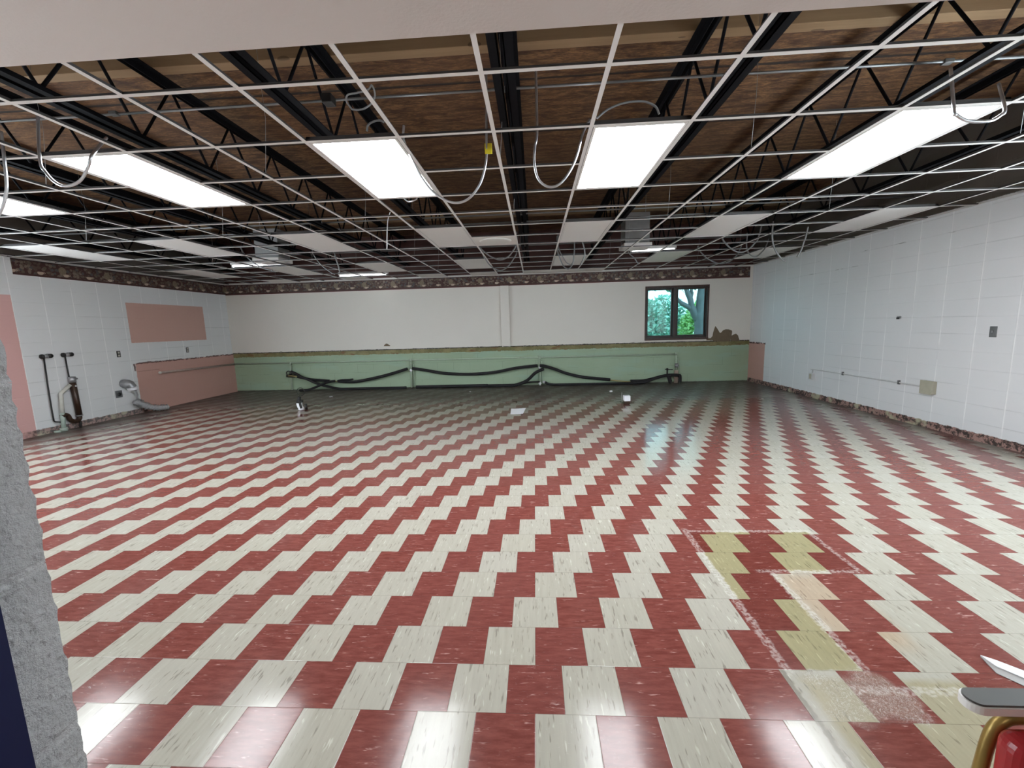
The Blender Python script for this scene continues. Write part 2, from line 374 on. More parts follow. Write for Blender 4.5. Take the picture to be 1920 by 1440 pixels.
M = dict(
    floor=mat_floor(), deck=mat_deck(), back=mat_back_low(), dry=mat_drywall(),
    left=block_wall('white_painted_block', (.77,.775,.78), 'y', 6.195, marks_left),
    right=block_wall('pale_grey_painted_block', (.77,.775,.785), 'y', 5.905, marks_right, .22),
    bx=mat_border('x'), by=mat_border('y'), rough=mat_rough_block(), soffit=mat_soffit(),
    front=plain('white_front_wall', (.76,.75,.74), .7), hall=plain('hall_paint', (.62,.60,.58), .7),
    blue=plain('navy_door_paint', (.0025,.004,.026), .45, spec=.15),
    tee=plain('white_grid_enamel', (.74,.715,.69), .45, var=.04), web=plain('dull_grey_tee_web', (.075,.07,.07), .5, .2),
    wire=plain('galvanised_wire', (.42,.42,.41), .4, .7),
    chord=plain('black_joist_paint', (.0055,.0055,.007), .8, var=.3, spec=.12), nailer=mat_wood('pale_nailer_wood', (.20,.118,.055), (.30,.19,.10)),
    lit=emit('lit_light_panel', (.93,.965,1.0), 15.0), tube=emit('lit_fluorescent_tube', (.95,.98,1.0), 5.0),
    panel=mat_panel(), tile=plain('mineral_fibre_tile', (.78,.75,.71), .85, var=.06, scale=70), plaque=plain('diffuser_plaque', (.70,.68,.64), .5, var=.03),
    conduit=plain('flexible_metal_conduit', (.62,.63,.65), .28, .85, var=.1, scale=300), grey=plain('grey_cable_jacket', (.30,.30,.30), .5),
    emt=plain('zinc_conduit', (.20,.20,.20), .42, .5), yellow=plain('yellow_tape', (.75,.62,.03), .5), sheet=plain('galvanised_sheet', (.27,.27,.27), .4, .4),
    brown=plain('dark_window_wood', (.022,.010,.006), .45, var=.35), casing=plain('red_brown_casing', (.060,.024,.016), .5, var=.4), glass=mat_glass('teal_tinted_glass', (.27,.385,.40)), clear=mat_glass('clear_glass', (.95,.97,.97)),
    gpipe=plain('green_painted_pipe', (.42,.51,.39), .45), foam=plain('black_foam_insulation', (.012,.011,.013), .75, var=.3), brass=plain('bare_yellow_pipe', (.36,.31,.13), .45),
    wpipe=plain('white_pvc', (.62,.61,.55), .4, var=.15), vpipe=plain('greenish_pvc', (.40,.48,.42), .45, var=.2), rust=plain('brown_drain_pipe', (.045,.024,.014), .35, .2, var=.5, scale=40),
    dark=plain('dark_iron_pipe', (.020,.019,.018), .45, .3, var=.3), nickel=plain('dull_steel', (.33,.33,.34), .35, .6, var=.25), foil=mat_foil(),
    plate=plain('black_outlet_plate', (.018,.017,.017), .4), ivory=plain('ivory_device', (.50,.47,.40), .4), gbox=plain('grey_steel_box', (.16,.165,.17), .45, .2),
    beige=plain('beige_cover_box', (.43,.41,.32), .45), paper=plain('white_paper', (.82,.83,.86), .7, var=.05), cup=plain('white_plastic', (.80,.80,.84), .4, var=.03),
    gp=plain('tan_pink_pipe', (.40,.30,.255), .5), torn=plain('torn_brown_paper', (.185,.135,.085), .85, var=.15), bark=plain('bark', (.13,.12,.125), .9, var=.4, scale=9),
    leafa=mat_leaf('bright_leaves', (.26,.46,.14), (.52,.72,.30)), leafb=mat_leaf('bluish_leaves', (.20,.42,.32), (.46,.68,.56)), grass=plain('lawn', (.08,.17,.04), .9),
    arm=plain('grey_brown_armrest', (.060,.057,.052), .5), edge=plain('polished_edge_metal', (.82,.82,.80), .3, .25), gold=plain('aged_gold_tube', (.30,.20,.055), .35, .55, var=.3),
    red=plain('red_vinyl', (.33,.018,.022), .28, var=.15, scale=8), white=plain('white_laminate', (.60,.60,.60), .35, var=.04), cable=plain('white_cable', (.70,.70,.70), .5),
)

# ------------------------------------------------------------------ setting
struct(MB().box(XL-.1, XR+.1, -2.6, YB+.1, -.12, 0), 'floor', M['floor'])
struct(MB().box(XL-.1, XR+.1, YF, YB+.15, DECK, DECK+.08), 'ceiling', M['deck'])
def side_wall(xa, xb, ya, yb, za, zb, name, mat):
    m = MB(); m.box(xa, xb, YF, ya, -.05, DECK); m.box(xa, xb, yb, YB+.15, -.05, DECK); m.box(xa, xb, ya, yb, -.05, za); m.box(xa, xb, ya, yb, zb, DECK); return struct(m, name, mat)
SWL = (1.3, 5.1, .95, 2.45); SWR = (.7, 4.0, .95, 2.45)
side_wall(XL-.15, XL, *SWL, 'wall_left', M['left'])
side_wall(XR, XR+.15, *SWR, 'wall_right', M['right'])
WX0, WX1, WZ0, WZ1 = 2.65, 4.065, 1.075, 2.262
def holed(mb, x0, x1, y0, y1, z0, z1):
    mb.box(x0, WX0, y0, y1, z0, z1); mb.box(WX1, x1, y0, y1, z0, z1); mb.box(WX0, WX1, y0, y1, z0, WZ0); mb.box(WX0, WX1, y0, y1, WZ1, z1); return mb
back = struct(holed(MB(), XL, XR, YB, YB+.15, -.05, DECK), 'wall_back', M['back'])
holed(MB(), XL, XR, YB-.022, YB, .985, GZ+.03).build('wall_panel', M['dry'], back)
MB().bbox(-.805, -.598, YB-.10, YB-.021, .972, 2.424, .006).build('pilaster', M['dry'], back)
def torn(pix, Y):
    pts = [atY(u, v, Y) for u, v in pix]; n = len(pts)
    mb = MB(); mb.add([p for p in pts] + [(p.x, Y+.006, p.z) for p in pts], [tuple(range(n))] + [(i,(i+1)%n,n+(i+1)%n,n+i) for i in range(n)]); return mb
def jag(pix, amp=.5, k=3):
    out = []
    for i in range(len(pix)):
        a, b = pix[i], pix[(i+1)%len(pix)]
        for j in range(k): out.append((a[0]+(b[0]-a[0])*j/k+random.uniform(-amp,amp), a[1]+(b[1]-a[1])*j/k+random.uniform(-amp,amp)))
    return out
Yp = YB-.0235
o = torn(jag([(1324.5,638.5),(1324.5,634.6),(1333,634),(1336,630),(1338,620),(1341,611.5),(1345,616),(1350,624),(1352.5,623.5),(1356,619),(1361,617.4),(1366,617.4),(1371,619),(1373,622),(1372,629),(1376,627),(1380,625.5),(1384,629),(1386,636),(1385,639.5),(1372,639.5),(1370,637),(1367,640),(1352,640),(1338,639),(1335,638)], .3, 2), Yp).build('torn_paper', M['torn'], back)
o['label'] = 'brown torn drywall paper beside the window'
o = torn(jag([(719.5,649.4),(721,646.3),(724,644),(728,645.5),(732,648.2),(731,649.4)], .2, 2), Yp).build('torn_paper', M['torn'], back)
# frieze
struct(MB().box(XL+.004, 5.0, YB-.026, YB-.0222, 2.425, 2.672), 'trim_1', M['bx'])
struct(MB().box(XL, XL+.004, 5.86, YB-.025, 2.440, 2.678), 'trim_2', M['by'])
# front wall with the opening the photo is taken through, and the soffit over it
JX, JY = -.548, .40
fw = MB(); fw.box(XL-.15, JX-.25, YF, JY, -.05, DECK); fw.box(1.75, XR+.15, YF, JY, -.05, DECK); fw.box(JX-.25, 1.75, YF, JY, 2.11, DECK)
struct(fw, 'wall_front', M['front'])
struct(MB().box(-3.2, 3.2, JY, 1.0, 2.11, GZ+.3), 'trim_3', M['soffit'])
# rough block jamb: a gridded, pitted face with mortar beds
jm = MB(); zz = [0]; 
zb = 1.226 - .2032*6
rows = [(zb+.2032*i, zb+.2032*(i+1)) for i in range(-1, 11)]
for i, (a, b) in enumerate(rows):
    a2, b2 = max(a+.0003, 0), min(b-.0003, 2.11)
    if b2 <= a2: continue
    nz = 22; ny = 8; vs = []; fs = []
    for q in range(nz+1):
        z = a2+(b2-a2)*q/nz; e = .0009*math.sin(q*1.7+i)+random.uniform(-.0011,.0011)
        for p in range(ny+1):
            yy = YF+(JY-YF)*p/ny; vs.append((JX+random.uniform(-.0012,.0012)-(.002 if p==ny else 0)-(.001 if q in (0,nz) else 0), yy+(e if p==ny else 0), z))
        vs.append((JX-.25, JY+e*.3, z))
    W = ny+2
    for q in range(nz):
        for p in range(ny+1): fs.append((q*W+p, q*W+p+1, (q+1)*W+p+1, (q+1)*W+p))
    jm.add(vs, fs)
jm.box(JX-.25, JX-.0015, YF, JY-.0025, 0, 2.11)
struct(jm, 'trim_4', M['rough'])
dr = MB().box(JX-.10, JX+.018, .10, (JX+.018)/-1.544, 0, 2.11)
struct(dr, 'door_1', M['blue'])
# the hall the camera stands in
struct(MB().box(-1.6, -1.5, -2.6, YF, -.02, 2.45), 'wall_hall_left', M['hall'])
struct(MB().box(2.2, 2.3, -2.6, YF, -.02, 2.45), 'wall_hall_right', M['hall'])
struct(MB().box(-1.6, 2.3, -2.7, -2.6, -.02, 2.45), 'wall_hall_rear', M['hall'])
struct(MB().box(-1.6, 2.3, -2.7, YF, 2.40, 2.45), 'ceiling_hall', M['hall'])
hl = thing('ceiling_light', (.35,-1.3,2.39), 'added unseen fill light panel on the hall ceiling behind the doorway', 'ceiling light')  # unseen lamp added behind the camera to brighten header and jamb
MB().box(.05, .65, -1.6, -1.0, 2.385, 2.40).build('frame', M['tee'], hl)
MB().box(.08, .62, -1.57, -1.03, 2.378, 2.384).build('diffuser', emit('added_hall_fill', (1,.93,.86), 9.0), hl)

# ------------------------------------------------------------------ suspended grid
grid = thing('ceiling_grid', (gx(-2), gy(4), GZ), 'white metal ceiling grid hung empty over the whole room', 'ceiling grid')
FWD, WEB = .0125, .012
I0, I1, J0, J1 = -12, 8, -1, 12
def tee_main(i):
    x = gx(i); m = MB(); m.box(x-FWD, x+FWD, 1.0, YB-.03, GZ, GZ+.0018); m.cur = 1; m.box(x-.001, x+.001, 1.0, YB-.03, GZ+.0018, GZ+WEB); m.box(x-.003, x+.003, 1.0, YB-.03, GZ+WEB, GZ+WEB+.009); return m
for i in range(I0, I1+1): tee_main(i).build('main_tee', M['tee'], grid, None, M['web'])
def tee_cross(m, xa, xb, j):
    y = gy(j); m.box(xa+FWD, xb-FWD, y-FWD, y+FWD, GZ-.0006, GZ+.0012); m.cur = 1; m.box(xa, xb, y-.001, y+.001, GZ+.0012, GZ+.011); m.box(xa, xb, y-.0025, y+.0025, GZ+.010, GZ+.018); m.cur = 0; return m
LCOL = (-11, -8, -5, -2, 1, 4, 7)
skip = {(i, 2) for i in LCOL[1:6]} | {(i, 6) for i in LCOL} | {(i, 10) for i in LCOL}
cross = []
Rt = RM.transposed()
def pix(P):
    d = Rt @ (Vector(P) - Vector((0,0,EYE))); return (960+FPX*d.x/d.y, 720-FPX*d.z/d.y) if d.y > .05 else (-9999, -9999)
for j in range(J0, J1+1):
    for i in range(I0-1, I1+1):
        if (i, j) in skip: continue
        xa = gx(i) if i >= I0 else XL; xb = gx(i+1) if i < I1 else XR
        u, v = pix(((xa+xb)/2, gy(j), GZ)); vis = -60 < u < 1980 and v > -20 and gy(j) > 1.4
        cross.append((0 if vis else 1, math.hypot((xa+xb)/2, gy(j)), xa, xb, j))
cross.sort(); far = MB()
for n, (a, d, xa, xb, j) in enumerate(cross):
    if n < 100: tee_cross(MB(), xa, xb, j).build('cross_tee', M['tee'], grid, None, M['web'])
    else: tee_cross(far, xa, xb, j)
o = far.build('cross_tees', M['tee'], grid, None, M['web']); o['kind'] = 'stuff'
wa = lambda *b: MB().box(*b)
wl = MB(); wl.box(XL+.004, XL+.026, 1.0, YB-.03, GZ, GZ+.002); wl.box(XL+.004, XL+.007, 1.0, YB-.03, GZ, GZ+.024); wl.build('wall_angle', M['tee'], grid)
wl = MB(); wl.box(XR-.026, XR-.001, 1.0, YB-.03, GZ, GZ+.002); wl.box(XR-.004, XR-.001, 1.0, YB-.03, GZ, GZ+.024); wl.build('wall_angle', M['tee'], grid)
wl = MB(); wl.box(XL+.03, XR-.03, YB-.052, YB-.027, GZ, GZ+.002); wl.box(XL+.03, XR-.03, YB-.030, YB-.027, GZ-.003, GZ+.026); wl.build('wall_angle', M['tee'], grid)
for i in range(-9, 9, 3):
    for y in (3.3, 5.2, 7.3, 9.1):
        x = gx(i); MB().tube([(x, y, GZ+WEB+.01), (x+.03, y+.02, 3.10), (x+.02, y+.01, DECK-.02)], .0016, 5).build('hanger_wire', M['wire'], grid)

# ------------------------------------------------------------------ roof joists, deck nailers, pipes over the grid
ZB, ZT = 2.98, 3.575
words = ['first','second','third','fourth','fifth','sixth','seventh','eighth','ninth']
for k in range(9):
    X = -7.38 + 1.445*k
    t = thing('roof_joist', (X, 5.2, ZB), f'black open web steel roof joist, {words[k]} from the left wall', 'roof joist', 'steel joists above the ceiling grid')
    def chord(z, flip):
        m = MB(); s = -1 if flip else 1
        for q in (-1, 1):
            a, b = sorted((X+q*.016, X+q*.070)); m.box(a, b, .45, YB-.01, min(z, z+.006*s), max(z, z+.006*s))
            a, b = sorted((X+q*.016, X+q*.022)); m.box(a, b, .45, YB-.01, min(z, z+.055*s), max(z, z+.055*s))
        return m
    chord(ZB, False).build('bottom_chord', M['chord'], t); chord(ZT, True).build('top_chord', M['chord'], t)
    w = MB(); y = .6 + .21*(k % 3); up = False; pts = []
    while y < YB-.1: pts.append((X, y, ZT-.03 if up else ZB+.03)); up = not up; y += .34
    for a, b in zip(pts, pts[1:]): w.tube([a, b], .0115, 6)
    w.build('web', M['chord'], t)
for (y, z0, wd, lab) in ((3.43, 3.576, .10, 'pale wooden nailer board under the roof deck near the doorway'), (8.25, 3.576, .20, 'pale wooden nailer board under the roof deck toward the back wall')):
    tag(MB().bbox(XL+.02, XR-.02, y, y+wd, z0+.001, DECK-.001, .004).build('nailer_board', M['nailer']), lab, 'wooden board', 'nailer boards under the roof deck')
for (y, z, r, lab) in ((3.12, 3.10, .009, 'long grey conduit crossing above the grid near the doorway'), (6.05, 3.02, .011, 'long grey conduit crossing above the nearest unlit light panels'),
                       (6.62, 3.05, .011, 'long grey conduit crossing above the middle of the unlit light panels'), (8.35, 3.02, .014, 'long grey conduit crossing above the grid near the back wall')):
    t = thing('conduit_run', (0, y, z), lab, 'conduit', 'conduits crossing above the grid')
    MB().tube([(XL+.02, y, z), (-3.3, y+.01, z), (1, y-.01, z), (XR-.02, y, z)], r, 8).build('tube', M['emt'], t)
    for x in (-5.95, -3.05, -.16, 2.73):
        MB().bbox(x-.03, x+.03, y-.02, y+.02, z-r-.004, z+r+.004, .004).build('clamp', M['emt'], t)
tag(MB().bbox(gx(-1)-.60, gx(-1)-.53, 3.03, 3.11, 3.045, 3.105, .006).build('junction_box', M['dark']), 'dark junction box clamped to the joist above the second lit panel', 'junction box')

# ------------------------------------------------------------------ light panels
def troffer(i, j, lit, label, group):
    x0, x1, y0, y1 = gx(i)+.004, gx(i+1)-.004, gy(j)+.004, gy(j+2)-.004; z = GZ+.002
    t = thing('ceiling_light', ((x0+x1)/2, (y0+y1)/2, z), label, 'ceiling light', group)
    h = MB(); h.box(x0+.05, x1-.05, y0+.05, y1-.05, z+.028, z+.045)
    for a in ((x0, x0+.03, y0, y1), (x1-.03, x1, y0, y1), (x0, x1, y0, y0+.03), (x0, x1, y1-.03, y1)): h.box(*a, z, z+.030)
    h.build('housing', M['web'], t)
    f = MB(); e = .028
    for a in ((x0+.012, x0+e, y0+.012, y1-.012), (x1-e, x1-.012, y0+.012, y1-.012), (x0+e, x1-e, y0+.012, y0+e), (x0+e, x1-e, y1-e, y1-.012)): f.box(*a, z-.003, z+.006)
    f.build('frame', M['tee'], t)
    MB().box(x0+e, x1-e, y0+e, y1-e, z+.001, z+.005).build('diffuser', M['lit'] if lit else M['panel'], t)
    return t
nm = ['leftmost, cut by the left edge of the photo', 'second lit one from the left', 'third lit one, just left of centre', 'fourth lit one, just right of centre', 'rightmost of the five lit ones']
for n, i in enumerate((-8, -5, -2, 1, 4)): troffer(i, 1, True, f'glowing ceiling light panel, {nm[n]}', 'lit ceiling light panels')
n7 = ['nearest the left wall', 'second from the left wall', 'third from the left wall', 'middle one of its row', 'third from the right wall', 'second from the right wall', 'nearest the right wall']
for n, i in enumerate(LCOL): troffer(i, 5, False, f'unlit light panel in the row behind the lit ones, {n7[n]}', 'unlit light panels of the middle row')
for n, i in enumerate(LCOL): troffer(i, 9, False, f'unlit light panel in the row by the back wall, {n7[n]}', 'unlit light panels of the back row')
t = thing('air_diffuser', ((gx(-1)+gx(0))/2, (gy(6)+gy(7))/2, GZ), 'square white ceiling air diffuser with a round raised plaque', 'air diffuser')
MB().box(gx(-1)+.004, gx(0)-.004, gy(6)+.004, gy(7)-.004, GZ+.002, GZ+.012).build('panel', M['tile'], t)
cx, cyy = (gx(-1)+gx(0))/2, (gy(6)+gy(7))/2
MB().tube([(cx, cyy, GZ+.004), (cx, cyy, GZ-.006), (cx, cyy, GZ-.016), (cx, cyy, GZ-.024)], [.23,.225,.19,.10], 32).build('plaque', M['plaque'], t)
# cut mineral tiles left in the border cells along the back wall and left corner
for n, (i, lab) in enumerate(((-2, 'narrow cut ceiling tile left in the border above the frieze, left of the pilaster'), (0, 'narrow cut ceiling tile left in the border above the frieze, right of the pilaster'), (1, 'narrow cut ceiling tile left in the border straight ahead'), (2, 'narrow cut ceiling tile left in the border nearest the window'), (-7, 'narrow cut ceiling tile left in the border left of the rear strip light'), (-4, 'narrow cut ceiling tile left in the border right of the rear strip light'), (-10, 'narrow cut ceiling tile left in the border at the left corner'))):
    tag(MB().box(gx(i)+.004, gx(i+1)-.004, gy(12)+.004, YB-.034, GZ+.0025, GZ+.016).build('ceiling_tile', M['tile']), lab, 'ceiling tile', 'cut border tiles by the back wall')
# bare strip lights lying on the grid and sheet metal boxes hung above it
def strip(xc, y, z, w, lab):
    t = thing('strip_light', (xc, y, z), lab, 'strip light', 'bare fluorescent strips above the grid')
    MB().bbox(xc-w/2, xc+w/2, y-.05, y+.05, z+.045, z+.10, .006).build('housing', M['tee'], t)
    MB().tube([(xc-w/2+.02, y, z+.022), (xc+w/2-.02, y, z+.022)], .011, 10).build('tube', M['tube'], t)
    for s in (-1, 1): MB().bbox(xc+s*(w/2-.015)-.012, xc+s*(w/2-.015)+.012, y-.02, y+.02, z+.002, z+.05, .003).build('lamp_holder', M['tee'], t)
strip(gx(4)-.05, 7.82, 2.722, .80, 'short glowing strip light above the grid, in front of the window')
strip(gx(-8)-.12, 7.80, 2.722, 1.0, 'glowing strip light above the grid near the left wall')
strip(gx(-6)-.08, 9.72, 2.722, 1.18, 'glowing strip light at the rear border above the frieze')
def duct(x0, x1, y, lab):
    t = thing('duct_box', ((x0+x1)/2, y+.2, 2.74), lab, 'duct box', 'sheet metal duct boxes above the grid')
    MB().bbox(x0, x1, y, y+.35, 2.80, 3.30, .006).build('body', M['sheet'], t)
    MB().bbox(x0-.03, x1+.03, y-.06, y+.38, 2.735, 2.80, .01).build('flange', M['tee'], t)
    for s in (x0+.03, x1-.03): MB().tube([(s, y+.17, 3.30), (s, y+.17, DECK-.01)], .003, 5).build('hanger_rod', M['wire'], t)
duct(1.56, 1.97, 7.36, 'galvanised sheet metal duct box hanging over the grid, left of the window')
duct(-4.95, -4.52, 7.36, 'galvanised sheet metal duct box hanging over the grid near the left wall')

# ------------------------------------------------------------------ conduit whips, cables
def whip(pts, r, mat, name, lab, cat='conduit', grp='conduit whips hanging through the ceiling grid', n=8, k=9):
    return tag(MB().tube(spline(pts, k), r, n).build(name, M[mat]), lab, cat, grp)
def P(Y, *uv): return [atY(u, v, Y) for u, v in uv]
def top(pts, p0, p1): return [Vector(p0)] + pts + [Vector(p1)]
w = P(2.70, (75,300),(85,322),(104,342),(125,349),(150,339),(166,312),(172,292)); whip(top(w, w[0]+Vector((-.02,.05,.30)), w[-1]+Vector((.0,.12,.16))), .009, 'conduit', 'flexible_conduit', 'silver conduit loop hanging at the front corner of the second lit panel from the left')
w = P(2.72, (12,335),(11,365),(2,395),(-14,412)); whip(top(w, w[0]+Vector((0,.02,.3)), w[-1]+Vector((-.15,.1,.16))), .009, 'conduit', 'flexible_conduit', 'silver conduit hanging at the left edge of the photo by the leftmost lit panel')
w = P(3.05, (757,262),(772,298),(792,335),(818,365),(850,380),(878,373),(900,345),(910,310),(912.5,285),(912,256)); wp = whip(top(w, w[0]+Vector((.0,.02,.10)), w[-1]+Vector((.01,.05,.45))), .0085, 'conduit', 'flexible_conduit', 'long silver conduit loop with a yellow flag, right of the third lit panel')
p = atY(914.5, 279, 3.045); m = MB(); m.prism([(p.x-.020, p.y-.004),(p.x+.026, p.y-.004),(p.x+.030, p.y+.004),(p.x-.02, p.y+.004)], p.z-.034, p.z+.034); m.build('tape_flag', M['yellow'], wp)
w = P(3.0, (1007,246),(1003,275),(1002,305),(1009,335),(1027,350),(1048,346),(1068,322),(1082,290),(1093,250)); whip(top(w, w[0]+Vector((0,.05,.40)), w[-1]+Vector((.05,.04,.10))), .0085, 'conduit', 'flexible_conduit', 'silver U shaped conduit loop, left of the fourth lit panel')
w = P(2.70, (1789,207),(1793,215),(1803,222),(1813,226),(1830,228),(1858,226),(1876,216),(1884,204)); whip(top(w, w[0]+Vector((0,.05,.25)), w[-1]+Vector((.05,.1,.18))), .009, 'conduit', 'flexible_conduit', 'silver conduit loop across the far corner of the rightmost lit panel')
w = P(2.95, (660,205),(650,190),(652,178),(670,174),(690,168),(697,160),(703,176),(698,192),(684,203),(672,206),(660,205)); whip(w, .006, 'grey', 'cable_coil', 'grey cable coil above the grid, over the third lit panel', 'cable')
whip(P(3.05, (688,246),(690,235),(700,228),(712,226),(720,229)), .007, 'grey', 'cable', 'short grey cable arching into the back of the third lit panel', 'cable')
whip(P(3.05, (1119,222),(1140,205),(1170,193),(1205,190),(1228,199),(1236,214)), .007, 'grey', 'cable', 'grey cable arching over the top of the fourth lit panel', 'cable')
w = P(4.08, (758,372),(766,378),(778,375),(782,371)); whip(w, .008, 'conduit', 'flexible_conduit', 'short silver conduit end peeping behind the third lit panel')
w = P(5.0, (731.5,398),(727.5,412),(726,430),(725.5,467)); whip(w, .006, 'cable', 'cable', 'thin white cable dangling straight down between two unlit panels', 'cable')
w = P(6.6, (899,462),(908,472),(922,482),(938,487),(952,482),(962,470),(967,460)); whip(top(w, w[0]+Vector((-.05,0,.15)), w[-1]+Vector((.02,0,.2))), .011, 'emt', 'flexible_conduit', 'grey conduit loop under the round diffuser, upper of the two')
w = P(7.4, (911,487),(923,501),(938,507),(952,500),(963,485),(969,472)); whip(top(w, w[0]+Vector((-.1,0,.2)), w[-1]+Vector((.02,0,.25))), .011, 'emt', 'flexible_conduit', 'grey conduit loop above the pilaster, lower of the two')
w = P(7.0, (1045,466),(1049,482),(1056,498),(1066,504),(1074,494),(1076,478),(1077,468)); whip(top(w, w[0]+Vector((0,0,.2)), w[-1]+Vector((0,0,.2))), .011, 'emt', 'flexible_conduit', 'grey conduit loop straight ahead in front of a back row panel, longest one')
w = P(6.9, (1047,462),(1053,478),(1062,492),(1070,496)); whip(top(w, w[0]+Vector((0,0,.2)), w[-1]+Vector((.03,0,.02))), .009, 'emt', 'flexible_conduit', 'grey conduit tail hooked beside the longest loop straight ahead')
w = P(6.6, (1093,455),(1096,468),(1096,480),(1092,490)); whip(top(w, w[0]+Vector((-.02,0,.15)), w[-1]+Vector((-.03,0,-.06))), .011, 'emt', 'flexible_conduit', 'single grey conduit hanging right of the loop straight ahead')
w = P(6.9, (1355,448),(1363,459),(1375,469),(1389,473),(1403,468),(1414,457),(1421,448)); whip(top(w, w[0]+Vector((-.05,0,.15)), w[-1]+Vector((.05,0,.2))), .012, 'emt', 'flexible_conduit', 'wide grey conduit loop up in the far right corner')
w = P(7.4, (1400,460),(1403,473),(1411,480),(1420,480),(1429,472),(1435,464)); whip(top(w, w[0]+Vector((0,0,.2)), w[-1]+Vector((.05,0,.15))), .011, 'emt', 'flexible_conduit', 'small grey conduit loop up in the far right corner')
w = P(6.3, (1448,442),(1450,459),(1456,473),(1466,486)); whip(top(w, w[0]+Vector((0,0,.2)), w[-1]+Vector((.05,0,-.03))), .011, 'emt', 'flexible_conduit', 'grey conduit dangling against the right wall, left one of two')
w = P(5.9, (1511,443),(1507,455),(1503,467),(1498,476)); whip(top(w, w[0]+Vector((.02,0,.12)), w[-1]+Vector((-.02,0,-.04))), .010, 'emt', 'flexible_conduit', 'grey conduit dangling against the right wall, right one of two')
w = P(8.2, (1313,471),(1323,482),(1338,491),(1352,494),(1368,490),(1380,480),(1386,471)); whip(top(w, w[0]+Vector((-.05,0,.1)), w[-1]+Vector((.05,0,.15))), .012, 'emt', 'flexible_conduit', 'low wide grey conduit loop above the right end of the frieze')
w = P(7.6, (1180,475),(1190,485),(1196,494)); whip(top(w, w[0]+Vector((-.05,0,.1)), w[-1]+Vector((0,0,-.02))), .009, 'emt', 'flexible_conduit', 'short grey conduit hanging below the duct box left of the window')
w = P(7.0, (458,476),(470,488),(484,498),(500,505)); whip(top(w, w[0]+Vector((-.05,0,.1)), w[-1]+Vector((.1,0,-.02))), .010, 'emt', 'flexible_conduit', 'grey conduit slanting down below the duct box near the left wall')
w = P(6.8, (627,474),(631,488),(635,500),(637,509)); whip(top(w, w[0]+Vector((0,0,.12)), w[-1]+Vector((.01,0,-.02))), .012, 'emt', 'flexible_conduit', 'grey conduit pair hanging below the third panel of the middle row, thicker one')
w = P(6.8, (587,475),(595,488),(606,500),(622,512)); whip(top(w, w[0]+Vector((0,0,.12)), w[-1]+Vector((.05,0,-.02))), .008, 'emt', 'flexible_conduit', 'thin grey conduit slanting below the third panel of the middle row')

# ------------------------------------------------------------------ window and the garden behind it
win = struct(MB().bbox(WX0-.03, WX1+.03, YB-.04, YB-.0225, WZ1, WZ1+.035, .004).bbox(WX0-.03, WX1+.03, YB-.06, YB-.0225, WZ0-.045, WZ0, .004).bbox(WX0-.03, WX0, YB-.04, YB-.0225, WZ0, WZ1, .004).bbox(WX1, WX1+.03, YB-.04, YB-.0225, WZ0, WZ1, .004), 'window_1', M['casing'])
fr = MB(); y0, y1 = YB-.022, YB+.15
for a in ((WX0, WX0+.018, y0, y1, WZ0, WZ1), (WX1-.018, WX1, y0, y1, WZ0, WZ1), (WX0, WX1, y0, y1, WZ1-.018, WZ1), (WX0, WX1, y0, y1, WZ0, WZ0+.03)): fr.box(*a)
fr.build('window_frame', M['brown'], win)
XM = 3.325
MB().bbox(XM-.045, XM+.045, YB-.01, YB+.10, WZ0+.03, WZ1-.018, .006).build('mullion', M['brown'], win)
for xa, xb in ((WX0+.018, XM-.045), (XM+.045, WX1-.018)):
    s = MB(); ya, yb = YB+.04, YB+.08; z0, z1 = WZ0+.03, WZ1-.018; e = .038
    for a in ((xa, xa+e, ya, yb, z0, z1), (xb-e, xb, ya, yb, z0, z1), (xa+e, xb-e, ya, yb, z1-e, z1), (xa+e, xb-e, ya, yb, z0, z0+e)): s.bbox(*a, .004)
    so = s.build('sash', M['brown'], win)
    MB().box(xa+e-.004, xb-e+.004, YB+.058, YB+.062, z0+e-.004, z1-e+.004).build('pane', M['glass'], so)
for nmw, x0w, (ya, yb, za, zb) in (('added_fill_window_2', XL-.11, SWL), ('added_fill_window_3', XR+.05, SWR)):  # unseen side windows, added so daylight fills the room
    m = MB(); e = .05
    for a in ((ya, ya+e, za, zb), (yb-e, yb, za, zb), (ya+e, yb-e, za, za+e), (ya+e, yb-e, zb-e, zb), ((ya+yb)/2-.03, (ya+yb)/2+.03, za+e, zb-e)): m.bbox(x0w, x0w+.06, *a, .004)
    wo = struct(m, nmw, M['brown'])
    for a in ((ya+e, (ya+yb)/2-.03), ((ya+yb)/2+.03, yb-e)): MB().box(x0w+.028, x0w+.032, *a, za+e, zb-e).build('pane', M['clear'], wo)
struct(MB().box(-6, 22, YB+.2, 40, -.32, -.2), 'ground', M['grass'])
tr = thing('tree', (5.25, 13.5, -.2), 'thick forked tree trunk just outside the right window pane', 'tree')
def T(*uv): return [atY(u, v, 13.5) for u, v in uv]
b = MB(); base = Vector((5.22, 13.5, -.2))
b.tube(spline([base, (5.21,13.5,.5)] + T((1312,628),(1311,600),(1313,570),(1316,545)) + [Vector((5.5,13.6,3.4)), Vector((5.8,13.7,4.6))], 5), [.20]*6+[.18]*6+[.15]*6+[.125]*18, 10)
b.build('trunk', M['bark'], tr)
MB().tube(spline(T((1308,600),(1302,588),(1297,575),(1294,560),(1288,545)) + [Vector((4.5,13.4,3.1))], 5), [.11]*10+[.085]*10+[.07]*6, 8).build('branch', M['bark'], tr)
MB().tube(spline(T((1298,582),(1288,574),(1276,567),(1262,550)) + [Vector((3.9,13.4,3.0))], 5), [.075]*10+[.055]*11, 8).build('branch', M['bark'], tr)
MB().tube(spline(T((1294,562),(1297,550),(1297,540)) + [Vector((5.1,13.6,3.3))], 5), [.055]*8+[.045]*8, 8).build('branch', M['bark'], tr)
